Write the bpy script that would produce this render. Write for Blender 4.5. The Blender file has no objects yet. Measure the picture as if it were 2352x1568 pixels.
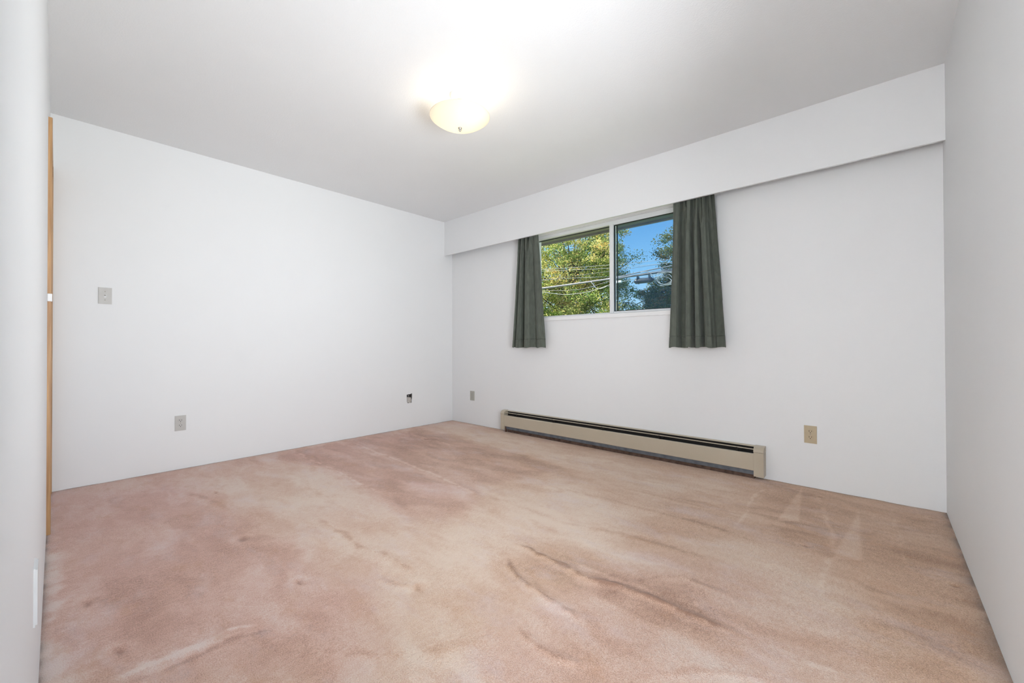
import bpy, bmesh, math, random
import numpy as np
from mathutils import Vector, Matrix

sc = bpy.context.scene
C = sc.collection
PI = math.pi
rng = np.random.default_rng(7)
random.seed(7)

# ------------------------------------------------------------------ room sizes (metres)
RX, RY, RH = 4.374, 3.439, 2.517        # window wall length, left wall length, ceiling height
VD, VZ = 0.1255, 2.092                  # valance depth and underside height
WX0, WX1, WZ0, WZ1 = 1.33, 3.17, 1.215, 2.125   # window opening

# ------------------------------------------------------------------ camera
cam = bpy.data.cameras.new('camera')
camo = bpy.data.objects.new('camera', cam)
C.objects.link(camo)
yaw, pitch, roll = 2.3029, 0.0074, -0.0030
cam.sensor_width = 36.0
cam.lens = 941.25 / 2352 * 36.0
cam.clip_start = 0.004
cam.clip_end = 400
fwd = Vector((math.cos(yaw) * math.cos(pitch), math.sin(yaw) * math.cos(pitch), math.sin(pitch)))
rgt = Vector((math.sin(yaw), -math.cos(yaw), 0))
up = rgt.cross(fwd)
r2 = rgt * math.cos(roll) + up * math.sin(roll)
u2 = -rgt * math.sin(roll) + up * math.cos(roll)
M = Matrix((r2, u2, -fwd)).transposed().to_4x4()
M.translation = Vector((4.0982, -3.4085, 0.967))
camo.matrix_world = M
sc.camera = camo

# ------------------------------------------------------------------ world, sun, added fill lights, exposure
sc.view_settings.view_transform = 'Standard'
sc.view_settings.look = 'None'
sc.view_settings.gamma = 1.0
sc.view_settings.use_curve_mapping = False
sc.view_settings.exposure = 0.09
w = bpy.data.worlds.new('world')
sc.world = w
w.use_nodes = True
wn = w.node_tree.nodes
wl = w.node_tree.links
wn.clear()
tc = wn.new('ShaderNodeTexCoord')
sep = wn.new('ShaderNodeSeparateXYZ')
ramp = wn.new('ShaderNodeValToRGB')
bg = wn.new('ShaderNodeBackground')
wo = wn.new('ShaderNodeOutputWorld')
wl.new(tc.outputs['Generated'], sep.inputs[0])
wl.new(sep.outputs['Z'], ramp.inputs[0])
wl.new(ramp.outputs[0], bg.inputs[0])
wl.new(bg.outputs[0], wo.inputs[0])
cr = ramp.color_ramp
cr.elements[0].position = 0.0
cr.elements[0].color = (0.62, 0.80, 0.95, 1)
cr.elements[1].position = 1.0
cr.elements[1].color = (0.05, 0.16, 0.50, 1)
for p_, c_ in ((0.10, (0.52, 0.78, 0.98, 1)), (0.17, (0.33, 0.64, 0.97, 1)), (0.30, (0.13, 0.40, 0.80, 1))):
    e = cr.elements.new(p_)
    e.color = c_
bg.inputs[1].default_value = 1.25

sun = bpy.data.lights.new('sun', 'SUN')
sun.energy = 14.0
sun.angle = 0.01
sun.color = (1.0, 0.93, 0.80)
suno = bpy.data.objects.new('sun', sun)
suno.rotation_euler = (math.radians(52), 0, math.radians(-62))
C.objects.link(suno)

# added fill light at an added window in the unseen stretch of the right wall
dl = bpy.data.lights.new('side_fill_light', 'AREA')
dl.shape = 'RECTANGLE'
dl.size = 0.9
dl.size_y = 1.0
dl.energy = 29.5
dl.spread = math.radians(106)
dl.color = (0.94, 0.975, 1.0)
dlo = bpy.data.objects.new('side_fill_light', dl)
dlo.location = (RX + 0.02, -2.45, 1.02)
dlo.rotation_euler = (0, math.radians(102), math.radians(-8))     # shines into the room and a little upwards
C.objects.link(dlo)
# added fill light in the unseen entry recess behind the camera
hl = bpy.data.lights.new('recess_fill_light', 'AREA')
hl.shape = 'RECTANGLE'
hl.size = 0.62
hl.size_y = 1.8
hl.energy = 47
hl.color = (0.97, 0.985, 1.0)
hlo = bpy.data.objects.new('recess_fill_light', hl)
hlo.location = (4.0, -4.2, 1.12)
hlo.rotation_euler = (math.radians(-90), 0, 0)
C.objects.link(hlo)

# ------------------------------------------------------------------ node helpers
def mat(name, col=(0.8, 0.8, 0.8), rough=0.6, metal=0.0, spec=0.5):
    m = bpy.data.materials.new(name)
    m.use_nodes = True
    b = m.node_tree.nodes['Principled BSDF']
    b.inputs['Base Color'].default_value = (*col, 1)
    b.inputs['Roughness'].default_value = rough
    b.inputs['Metallic'].default_value = metal
    b.inputs['Specular IOR Level'].default_value = spec
    return m

def N(m, t, **kw):
    n = m.node_tree.nodes.new(t)
    for k, v in kw.items():
        setattr(n, k, v)
    return n

def L(m, a, b):
    m.node_tree.links.new(a, b)

def bsdf(m):
    return m.node_tree.nodes['Principled BSDF']

def noise_var(m, c1, c2, scale=5.0, detail=4, bump=0.0, bscale=200.0, stretch=(1, 1, 1), bdist=0.001):
    """procedural colour variation between two colours plus a fine bump"""
    tcn = N(m, 'ShaderNodeTexCoord')
    mp = N(m, 'ShaderNodeMapping')
    mp.inputs['Scale'].default_value = stretch
    L(m, tcn.outputs['Object'], mp.inputs[0])
    n = N(m, 'ShaderNodeTexNoise')
    n.inputs['Scale'].default_value = scale
    n.inputs['Detail'].default_value = detail
    L(m, mp.outputs[0], n.inputs['Vector'])
    r = N(m, 'ShaderNodeValToRGB')
    r.color_ramp.elements[0].position = 0.3
    r.color_ramp.elements[1].position = 0.7
    r.color_ramp.elements[0].color = (*c1, 1)
    r.color_ramp.elements[1].color = (*c2, 1)
    L(m, n.outputs['Fac'], r.inputs[0])
    L(m, r.outputs[0], bsdf(m).inputs['Base Color'])
    if bump:
        n2 = N(m, 'ShaderNodeTexNoise')
        n2.inputs['Scale'].default_value = bscale
        n2.inputs['Detail'].default_value = 3
        L(m, tcn.outputs['Object'], n2.inputs['Vector'])
        bp = N(m, 'ShaderNodeBump')
        bp.inputs['Strength'].default_value = bump
        bp.inputs['Distance'].default_value = bdist
        L(m, n2.outputs['Fac'], bp.inputs['Height'])
        L(m, bp.outputs[0], bsdf(m).inputs['Normal'])
    return m

# ------------------------------------------------------------------ materials
m_wall = noise_var(mat('wall_paint', rough=0.55, spec=0.3), (0.855, 0.86, 0.867), (0.87, 0.875, 0.88), 1.2, 3, 0.25, 90, bdist=0.0006)
m_ceil = noise_var(mat('ceiling_paint', rough=0.85, spec=0.15), (0.865, 0.875, 0.885), (0.88, 0.89, 0.90), 2.0, 3, 0.55, 150, bdist=0.002)
m_white = noise_var(mat('white_trim_paint', rough=0.3), (0.88, 0.88, 0.88), (0.90, 0.90, 0.90), 6, 3)
m_alu = noise_var(mat('white_aluminium', rough=0.4), (0.80, 0.81, 0.82), (0.84, 0.85, 0.86), 9, 3)
m_gasket = mat('black_gasket', (0.015, 0.017, 0.02), 0.5)
m_oak = mat('oak', rough=0.42)
noise_var(m_oak, (0.36, 0.185, 0.075), (0.60, 0.36, 0.17), 5, 6, 0.3, 60, stretch=(14, 14, 0.6))
m_beige = noise_var(mat('beige_enamel', rough=0.38), (0.50, 0.435, 0.335), (0.545, 0.475, 0.37), 3, 3)
m_fin = noise_var(mat('dark_fins', rough=0.5, metal=0.3), (0.10, 0.115, 0.14), (0.16, 0.18, 0.21), 25, 3)
m_dark = mat('dark_cavity', (0.018, 0.014, 0.012), 0.9)
m_rust = noise_var(mat('brown_pipe', rough=0.6), (0.10, 0.045, 0.025), (0.20, 0.09, 0.05), 30, 3)
m_dust = noise_var(mat('brown_underlay', rough=0.95), (0.07, 0.04, 0.028), (0.16, 0.10, 0.075), 30, 3)
m_plate_grey = noise_var(mat('grey_plastic', rough=0.4), (0.53, 0.515, 0.49), (0.56, 0.545, 0.52), 20, 2)
m_plate_tan = noise_var(mat('tan_plastic', rough=0.4), (0.52, 0.42, 0.28), (0.55, 0.45, 0.30), 20, 2)
m_plate_white = noise_var(mat('white_plastic', rough=0.35), (0.74, 0.75, 0.75), (0.78, 0.79, 0.79), 20, 2)
m_slot = mat('slot_black', (0.012, 0.010, 0.008), 0.7)
m_slot_b = mat('slot_brown', (0.05, 0.028, 0.012), 0.7)
m_screw = mat('painted_screw', (0.36, 0.32, 0.26), 0.4)
m_metal = mat('brushed_metal', (0.45, 0.43, 0.40), 0.35, 1.0)
m_lampwhite = mat('lamp_enamel', (0.82, 0.80, 0.76), 0.35)
m_box = noise_var(mat('galvanised_box', rough=0.5, metal=0.2), (0.08, 0.07, 0.065), (0.18, 0.17, 0.16), 60, 3)
m_flap = noise_var(mat('torn_drywall', rough=0.9), (0.42, 0.39, 0.36), (0.62, 0.59, 0.56), 90, 4, 0.5, 300)
m_ext = noise_var(mat('exterior_stucco', rough=0.9), (0.45, 0.42, 0.38), (0.5, 0.47, 0.43), 8, 4, 0.4, 80)
m_soffit = noise_var(mat('soffit_paint', rough=0.8), (0.23, 0.20, 0.19), (0.32, 0.28, 0.27), 14, 4, stretch=(1, 12, 1))
m_grass = noise_var(mat('lawn', rough=0.95), (0.10, 0.16, 0.03), (0.20, 0.24, 0.06), 3, 6)
m_bark = noise_var(mat('bark', rough=0.9), (0.06, 0.045, 0.035), (0.14, 0.11, 0.09), 8, 5, 0.6, 40, stretch=(4, 4, 1))
m_cable = noise_var(mat('cable_sheath', rough=0.45), (0.13, 0.13, 0.15), (0.22, 0.22, 0.24), 6, 3)
m_cable_l = noise_var(mat('pale_cable', rough=0.5), (0.30, 0.30, 0.30), (0.42, 0.42, 0.42), 6, 3)
m_closure = noise_var(mat('closure_plastic', rough=0.3), (0.025, 0.028, 0.035), (0.05, 0.055, 0.065), 10, 3)
m_tag = noise_var(mat('white_tag', rough=0.5), (0.8, 0.8, 0.8), (0.88, 0.88, 0.88), 10, 2)

def glass_mat(name, tint, gloss=0.06, haze=0.0, hazecol=(0.1, 0.2, 0.3)):
    m = bpy.data.materials.new(name)
    m.use_nodes = True
    nt = m.node_tree
    nt.nodes.clear()
    out = nt.nodes.new('ShaderNodeOutputMaterial')
    tr = nt.nodes.new('ShaderNodeBsdfTransparent')
    tr.inputs[0].default_value = (*tint, 1)
    gl = nt.nodes.new('ShaderNodeBsdfGlossy')
    gl.inputs['Roughness'].default_value = 0.02
    mx = nt.nodes.new('ShaderNodeMixShader')
    mx.inputs[0].default_value = gloss
    nt.links.new(tr.outputs[0], mx.inputs[1])
    nt.links.new(gl.outputs[0], mx.inputs[2])
    last = mx.outputs[0]
    if haze:
        df = nt.nodes.new('ShaderNodeBsdfDiffuse')
        df.inputs[0].default_value = (*hazecol, 1)
        m2 = nt.nodes.new('ShaderNodeMixShader')
        m2.inputs[0].default_value = haze
        nt.links.new(last, m2.inputs[1])
        nt.links.new(df.outputs[0], m2.inputs[2])
        last = m2.outputs[0]
    nt.links.new(last, out.inputs[0])
    return m

m_glass = glass_mat('clear_glass', (0.97, 0.98, 0.98), 0.012)

def screen_mat():
    """fine woven insect mesh: dark blue-grey threads with open gaps"""
    m = bpy.data.materials.new('insect_mesh')
    m.use_nodes = True
    nt = m.node_tree
    nt.nodes.clear()
    out = nt.nodes.new('ShaderNodeOutputMaterial')
    tr = nt.nodes.new('ShaderNodeBsdfTransparent')
    tr.inputs[0].default_value = (0.78, 0.92, 1.0, 1)
    df = nt.nodes.new('ShaderNodeBsdfDiffuse')
    df.inputs[0].default_value = (0.06, 0.16, 0.30, 1)
    mx = nt.nodes.new('ShaderNodeMixShader')
    t = nt.nodes.new('ShaderNodeTexCoord')
    facs = []
    for direction in ('X', 'Z'):
        wv = nt.nodes.new('ShaderNodeTexWave')
        wv.bands_direction = direction
        wv.inputs['Scale'].default_value = 190.0
        nt.links.new(t.outputs['Object'], wv.inputs['Vector'])
        facs.append(wv.outputs['Fac'])
    mxm = nt.nodes.new('ShaderNodeMath')
    mxm.operation = 'MAXIMUM'
    nt.links.new(facs[0], mxm.inputs[0])
    nt.links.new(facs[1], mxm.inputs[1])
    pw = nt.nodes.new('ShaderNodeMath')
    pw.operation = 'MULTIPLY'
    pw.inputs[1].default_value = 0.40
    nt.links.new(mxm.outputs[0], pw.inputs[0])
    nt.links.new(pw.outputs[0], mx.inputs[0])
    nt.links.new(tr.outputs[0], mx.inputs[1])
    nt.links.new(df.outputs[0], mx.inputs[2])
    nt.links.new(mx.outputs[0], out.inputs[0])
    return m
m_screen = screen_mat()

# ------------------------------------------------------------------ mesh helpers
def bx(bm, x0, x1, y0, y1, z0, z1):
    vs = [bm.verts.new(p) for p in ((x0, y0, z0), (x1, y0, z0), (x1, y1, z0), (x0, y1, z0), (x0, y0, z1), (x1, y0, z1), (x1, y1, z1), (x0, y1, z1))]
    for f in ((0, 3, 2, 1), (4, 5, 6, 7), (0, 1, 5, 4), (1, 2, 6, 5), (2, 3, 7, 6), (3, 0, 4, 7)):
        bm.faces.new([vs[i] for i in f])
    return vs

def bev(bm, w=0.001, seg=2):
    bmesh.ops.bevel(bm, geom=bm.edges[:], offset=w, segments=seg, affect='EDGES', profile=0.6)

def lathe(bm, prof, n=48, cx=0, cy=0, z=0):
    rings = []
    for r, h in prof:
        if r < 1e-6:
            rings.append([bm.verts.new((cx, cy, z + h))])
        else:
            rings.append([bm.verts.new((cx + r * math.cos(2 * PI * i / n), cy + r * math.sin(2 * PI * i / n), z + h)) for i in range(n)])
    for a, b in zip(rings, rings[1:]):
        for i in range(n):
            j = (i + 1) % n
            if len(a) == 1 and len(b) > 1:
                bm.faces.new((a[0], b[j], b[i]))
            elif len(b) == 1 and len(a) > 1:
                bm.faces.new((a[i], a[j], b[0]))
            elif len(a) > 1:
                bm.faces.new((a[i], a[j], b[j], b[i]))

def prism_x(bm, prof, x0, x1):
    """closed y,z outline swept along x"""
    a = [bm.verts.new((x0, y, z)) for y, z in prof]
    b = [bm.verts.new((x1, y, z)) for y, z in prof]
    n = len(prof)
    for i in range(n):
        j = (i + 1) % n
        bm.faces.new((a[i], a[j], b[j], b[i]))
    bm.faces.new(a[::-1])
    bm.faces.new(b)

def tube(bm, pts, r, n=8, r1=None):
    pts = [Vector(p) for p in pts]
    rings = []
    k = len(pts)
    for i, p in enumerate(pts):
        t = (pts[min(i + 1, k - 1)] - pts[max(i - 1, 0)]).normalized()
        a = t.cross(Vector((0, 0, 1)))
        if a.length < 0.05:
            a = t.cross(Vector((1, 0, 0)))
        a.normalize()
        b = t.cross(a)
        rr = r if r1 is None else r + (r1 - r) * i / (k - 1)
        rings.append([bm.verts.new(p + a * rr * math.cos(2 * PI * j / n) + b * rr * math.sin(2 * PI * j / n)) for j in range(n)])
    for A, B in zip(rings, rings[1:]):
        for j in range(n):
            q = (j + 1) % n
            bm.faces.new((A[j], A[q], B[q], B[j]))
    bm.faces.new(rings[0][::-1])
    bm.faces.new(rings[-1])

def obj(name, bm, m, parent=None, smooth=False):
    bmesh.ops.recalc_face_normals(bm, faces=bm.faces[:])
    me = bpy.data.meshes.new(name)
    bm.to_mesh(me)
    bm.free()
    if smooth:
        me.shade_smooth()
    me.materials.append(m)
    o = bpy.data.objects.new(name, me)
    C.objects.link(o)
    if parent:
        o.parent = parent
    return o

def arr_obj(name, V, F, m, parent=None, smooth=False):
    me = bpy.data.meshes.new(name)
    F = np.asarray(F, dtype=np.int32)
    me.vertices.add(len(V))
    me.vertices.foreach_set('co', np.asarray(V, dtype=np.float32).ravel())
    k = F.shape[1]
    me.loops.add(F.size)
    me.loops.foreach_set('vertex_index', F.ravel())
    me.polygons.add(len(F))
    me.polygons.foreach_set('loop_start', np.arange(0, F.size, k, dtype=np.int32))
    me.update(calc_edges=True)
    me.validate()
    if smooth:
        me.shade_smooth()
    me.materials.append(m)
    o = bpy.data.objects.new(name, me)
    C.objects.link(o)
    if parent:
        o.parent = parent
    return o

def tag(o, label, cat, group=None, kind=None):
    o['label'] = label
    o['category'] = cat
    if group:
        o['group'] = group
    if kind:
        o['kind'] = kind
    return o

def struct(o):
    o['kind'] = 'structure'
    return o

def empty(name, loc, rz=0.0):
    o = bpy.data.objects.new(name, None)
    o.empty_display_size = 0.1
    o.location = loc
    o.rotation_euler = (0, 0, rz)
    C.objects.link(o)
    return o

def copy_tree(o, parent=None):
    c = o.copy()
    C.objects.link(c)
    if parent:
        c.parent = parent
    for ch in o.children:
        copy_tree(ch, c)
    return c

def nb():
    return bmesh.new()

# ------------------------------------------------------------------ room shell
T = 0.16
bm = nb()
bx(bm, -T, RX + T, -RY - 1.0, T, RH, RH + 0.18)
struct(obj('ceiling', bm, m_ceil))

# left wall, with the cut-out of the open electrical box (two slightly ragged cuts)
HY0, HY1, HZ0, HZ1 = -0.682, -0.607, 0.288, 0.397
bm = nb()
bx(bm, -T, 0, -RY - T, HY0, -0.05, RH)
bx(bm, -T, 0, HY1, T, -0.05, RH)
bx(bm, -T, 0, HY0, HY1, -0.05, HZ0)
bx(bm, -T, 0, HY0, HY1, HZ1, RH)
struct(obj('wall_left', bm, m_wall))

bm = nb()
bx(bm, 0, WX0, 0, T, -0.05, RH)
bx(bm, WX1, RX, 0, T, -0.05, RH)
bx(bm, WX0, WX1, 0, T, -0.05, WZ0)
bx(bm, WX0, WX1, 0, T, WZ1, RH)
struct(obj('wall_back', bm, m_wall))

W2Y0, W2Y1, W2Z0, W2Z1 = -3.0, -1.92, 0.5, 2.08
bm = nb()
bx(bm, RX, RX + T, W2Y1, T, -0.05, RH)
bx(bm, RX, RX + T, -RY - 0.9, W2Y0, -0.05, RH)
bx(bm, RX, RX + T, W2Y0, W2Y1, -0.05, W2Z0)
bx(bm, RX, RX + T, W2Y0, W2Y1, W2Z1, RH)
struct(obj('wall_right', bm, m_wall))

# wall beside the camera (seen almost edge-on), with the door opening near the left corner
DX0, DX1, DZ = 0.065, 0.865, 2.08
NX = 3.60
bm = nb()
bx(bm, 0, DX0, -RY - 0.11, -RY, -0.05, RH)
bx(bm, DX0, DX1, -RY - 0.11, -RY, DZ, RH)
bx(bm, DX1, NX, -RY - 0.11, -RY, -0.05, RH)
bx(bm, NX - 0.11, NX, -RY - 0.9, -RY - 0.11, -0.05, RH)          # side of the entry recess
bx(bm, NX - 0.11, RX, -RY - 1.0, -RY - 0.9, -0.05, RH)           # back of the entry recess
struct(obj('wall_front', bm, m_wall))

# valance: boxed board running the whole window wall
bm = nb()
bx(bm, 0, RX, -VD, -VD + 0.019, VZ, RH)
struct(obj('trim_1', bm, m_wall))
# curtain track behind the valance
bm = nb()
bx(bm, 0.95, 3.45, -0.082, -0.062, 2.185, 2.205)
for x in (1.05, 2.2, 3.35):
    bx(bm, x - 0.012, x + 0.012, -0.082, 0, 2.205, 2.215)
struct(obj('trim_2', bm, m_white))

# outside: eave above the window, ground
bm = nb()
bx(bm, -1.2, RX + 1.2, T, 0.66, 2.225, 2.40)
bx(bm, -1.2, RX + 1.2, 0.66, 0.69, 2.205, 2.42)
struct(obj('trim_3', bm, m_soffit))
bm = nb()
bx(bm, -60, 40, T, 90, -3.15, -3.0)
struct(obj('ground', bm, m_grass))

# ------------------------------------------------------------------ door at the far end of the wall beside the camera
door = struct(empty('door_1', (DX0, -RY, 0)))
def at_world(o, parent):
    o.parent = parent
    o.matrix_parent_inverse = parent.matrix_world.inverted() if False else Matrix.Translation(-parent.location)
    return o
def casing_leg(x0, x1):
    bm = nb()
    vs = [(x0, 0.0), (x1, 0.0), (x1, 0.013), (x1 - 0.008, 0.0155), (x0 + 0.02, 0.0145), (x0 + 0.008, 0.010), (x0, 0.008)]
    a = [bm.verts.new((x, -RY + y, 0.0)) for x, y in vs]
    b = [bm.verts.new((x, -RY + y, 2.145)) for x, y in vs]
    n = len(vs)
    for i in range(n):
        j = (i + 1) % n
        bm.faces.new((a[i], a[j], b[j], b[i]))
    bm.faces.new(a[::-1])
    bm.faces.new(b)
    return bm
at_world(obj('casing', casing_leg(DX1 - 0.004, DX1 + 0.062), m_oak), door)
at_world(obj('casing', casing_leg(0.005, DX0 + 0.004), m_oak), door)
bm = nb()
bx(bm, DX0 + 0.004, DX1 - 0.004, -RY, -RY + 0.0145, DZ - 0.004, 2.145)
at_world(obj('casing', bm, m_oak), door)
bm = nb()
bx(bm, DX0, DX0 + 0.018, -RY - 0.105, -RY, 0, DZ)
bx(bm, DX1 - 0.018, DX1, -RY - 0.105, -RY, 0, DZ)
bx(bm, DX0, DX1, -RY - 0.105, -RY, DZ - 0.018, DZ)
at_world(obj('jamb', bm, m_oak), door)
bm = nb()
bx(bm, DX0 + 0.02, DX1 - 0.02, -RY - 0.06, -RY - 0.025, 0.012, DZ - 0.02)
bev(bm, 0.002)
at_world(obj('door_leaf', bm, m_white), door)
bm = nb()
bx(bm, DX1 + 0.045, DX1 + 0.075, -RY, -RY + 0.017, 1.195, 1.235)
bev(bm, 0.003)
at_world(obj('paint_chip', bm, m_white), door)

# ------------------------------------------------------------------ added window for the side fill light (unseen stretch of the right wall), frame only
added_win = struct(empty('added_window', (RX, (W2Y0 + W2Y1) / 2, W2Z0)))
bm = nb()
for (a, b, c, d) in ((W2Y0, W2Y0 + 0.04, W2Z0, W2Z1), (W2Y1 - 0.04, W2Y1, W2Z0, W2Z1), (W2Y0 + 0.04, W2Y1 - 0.04, W2Z0, W2Z0 + 0.04), (W2Y0 + 0.04, W2Y1 - 0.04, W2Z1 - 0.04, W2Z1)):
    bx(bm, RX + 0.05, RX + 0.11, a, b, c, d)
at_world(obj('frame', bm, m_alu), added_win)

# ------------------------------------------------------------------ window_1: white aluminium slider, fixed clear pane left, screened pane right
win = struct(empty('window_1', ((WX0 + WX1) / 2, 0.05, WZ0)))
FY0, FY1 = 0.012, 0.085
MX0, MX1 = 2.238, 2.276         # centre mullion
GZ0, GZ1 = 1.268, 2.070
bm = nb()
bx(bm, WX0, WX0 + 0.045, FY0, FY1, WZ0, WZ1)
bx(bm, WX1 - 0.045, WX1, FY0, FY1, WZ0, WZ1)
bx(bm, WX0 + 0.045, WX1 - 0.045, FY0, FY1, WZ1 - 0.018, WZ1)
bx(bm, WX0 + 0.045, WX1 - 0.045, FY0 + 0.016, FY1, GZ1 + 0.004, WZ1 - 0.018)
bx(bm, WX0 + 0.045, WX1 - 0.045, FY0 + 0.018, FY1, WZ0, GZ0 - 0.012)
bx(bm, WX0 + 0.045, MX0, FY0 + 0.036, FY1, GZ0 - 0.012, GZ0 - 0.004)
at_world(obj('frame', bm, m_alu), win)
bm = nb()
bx(bm, MX0, MX1, FY0 + 0.004, FY1 - 0.01, GZ0 - 0.014, GZ1 + 0.006)
bx(bm, MX0 + 0.014, MX0 + 0.018, FY0 + 0.001, FY0 + 0.004, GZ0, GZ1)
at_world(obj('mullion', bm, m_alu), win)
# sash of the right (screened) half
bm = nb()
bx(bm, MX1, WX1 - 0.045, FY0 + 0.012, FY0 + 0.04, GZ0 - 0.013, GZ0)
bx(bm, MX1, WX1 - 0.045, FY0 + 0.012, FY0 + 0.04, GZ1 - 0.004, GZ1 + 0.006)
bx(bm, WX1 - 0.075, WX1 - 0.045, FY0 + 0.012, FY0 + 0.04, GZ0, GZ1 - 0.004)
at_world(obj('sash', bm, m_alu), win)
bm = nb()
g = 0.006
bx(bm, MX1, MX1 + g, FY0 + 0.02, FY0 + 0.034, GZ0, GZ1 - 0.004)
bx(bm, MX1 + g, WX1 - 0.075, FY0 + 0.02, FY0 + 0.034, GZ0, GZ0 + g)
bx(bm, MX1 + g, WX1 - 0.075, FY0 + 0.02, FY0 + 0.034, GZ1 - 0.004 - g, GZ1 - 0.004)
bx(bm, WX0 + 0.045, MX0, FY0 + 0.05, FY0 + 0.06, GZ1 - 0.004, GZ1 + 0.004)
at_world(obj('gasket', bm, m_gasket), win)
bm = nb()
bx(bm, MX1 + g + 0.010, MX1 + g + 0.016, FY0 + 0.042, FY0 + 0.056, GZ0, GZ1)
at_world(obj('screen_frame', bm, m_gasket), win)
bm = nb()
bx(bm, WX0 + 0.045, MX0, FY0 + 0.052, FY0 + 0.056, GZ0 - 0.004, GZ1)
at_world(obj('pane', bm, m_glass), win)
bm = nb()
bx(bm, MX1 + g, WX1 - 0.075, FY0 + 0.025, FY0 + 0.029, GZ0 + g, GZ1 - 0.010)
at_world(obj('pane', bm, m_glass), win)
bm = nb()
q = [bm.verts.new(p) for p in ((MX1 + 0.004, FY0 + 0.062, GZ0), (WX1 - 0.06, FY0 + 0.062, GZ0), (WX1 - 0.06, FY0 + 0.062, GZ1), (MX1 + 0.004, FY0 + 0.062, GZ1))]
bm.faces.new(q)
at_world(obj('insect_screen', bm, m_screen), win)
bm = nb()
bx(bm, WX0 - 0.03, WX1 + 0.03, -0.014, FY0 + 0.02, WZ0 - 0.004, WZ0 + 0.032)
bev(bm, 0.003)
at_world(obj('sill', bm, m_white), win)
bm = nb()   # rounded head trim above the frame
pr = [(0.0, 2.150), (-0.010, 2.148), (-0.016, 2.140), (-0.018, 2.128), (-0.014, 2.118), (-0.006, 2.112), (0.012, 2.110), (0.012, 2.124), (0.0, 2.126)]
prism_x(bm, pr, WX0 - 0.02, WX1 + 0.02)
at_world(obj('head_trim', bm, m_white), win)
bm = nb()
bx(bm, MX0 - 0.006, MX0 + 0.003, FY0 + 0.002, FY0 + 0.012, 1.315, 1.375)
at_world(obj('latch', bm, m_metal), win)

# ------------------------------------------------------------------ carpet
def seg_d(px, py, pts):
    """distance to a polyline and signed side"""
    best = np.full(px.shape, 1e9)
    side = np.zeros(px.shape)
    tt = np.zeros(px.shape)
    n = len(pts) - 1
    for i in range(n):
        ax, ay = pts[i]
        bx_, by_ = pts[i + 1]
        dx, dy = bx_ - ax, by_ - ay
        l2 = dx * dx + dy * dy + 1e-9
        t = np.clip(((px - ax) * dx + (py - ay) * dy) / l2, 0, 1)
        ex, ey = px - ax - t * dx, py - ay - t * dy
        d = np.sqrt(ex * ex + ey * ey)
        s = np.sign(dx * ey - dy * ex)
        k = d < best
        best = np.where(k, d, best)
        side = np.where(k, s, side)
        tt = np.where(k, (i + t) / n, tt)
    return best, side, tt

def poly_sd(px, py, pts):
    d, _, _ = seg_d(px, py, pts + [pts[0]])
    ins = np.zeros(px.shape, bool)
    n = len(pts)
    for i in range(n):
        x0, y0 = pts[i]
        x1, y1 = pts[(i + 1) % n]
        c = ((y0 > py) != (y1 > py))
        xi = (x1 - x0) * (py - y0) / (y1 - y0 + 1e-12) + x0
        ins ^= c & (px < xi)
    return np.where(ins, d, -d)

def vnoise(px, py, sx, sy, seed):
    """value noise with smooth interpolation, cell sx by sy metres"""
    r = np.random.default_rng(seed)
    tab = r.random((256, 256))
    u, v = px / sx + 91.3, py / sy + 57.7
    iu, iv = np.floor(u).astype(int), np.floor(v).astype(int)
    fu, fv = u - iu, v - iv
    fu, fv = fu * fu * (3 - 2 * fu), fv * fv * (3 - 2 * fv)
    g = lambda a, b: tab[a % 256, b % 256]
    return (g(iu, iv) * (1 - fu) + g(iu + 1, iv) * fu) * (1 - fv) + (g(iu, iv + 1) * (1 - fu) + g(iu + 1, iv + 1) * fu) * fv - 0.5

def fbm(px, py, sx, sy, seed, o=4):
    s = 0
    a = 1.0
    for i in range(o):
        s = s + a * vnoise(px, py, sx / 2 ** i, sy / 2 ** i, seed + i)
        a *= 0.55
    return s

STEP = 0.0075
nx, ny = int(RX / STEP) + 1, int((RY + 0.9) / STEP) + 1
gx = np.linspace(-0.001, RX + 0.001, nx)
gy = np.linspace(-RY - 0.9, 0.001, ny)
X, Y = np.meshgrid(gx, gy, indexing='ij')
wx = X + 0.10 * fbm(X, Y, 0.35, 0.25, 11) + 0.02 * fbm(X, Y, 0.06, 0.05, 15)
wy = Y + 0.09 * fbm(X, Y, 0.35, 0.25, 21) + 0.02 * fbm(X, Y, 0.06, 0.05, 25)
lay_shade = 0.6 * fbm(wx, wy, 0.55, 0.28, 31, 5) + 0.6 * fbm(wx, wy, 0.18, 0.07, 41, 4) + 0.28 * np.tanh(7 * fbm(wx, wy, 0.40, 0.14, 45, 5) - 0.4) + 0.12      # pile brushed up (+) or down (-)
pink = 0.9 * (0.5 - (X - 0.9) / 3.6 * 0.95 - (Y + 1.9) * 0.10) + 0.20 * fbm(X, Y, 0.7, 0.5, 51)
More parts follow.
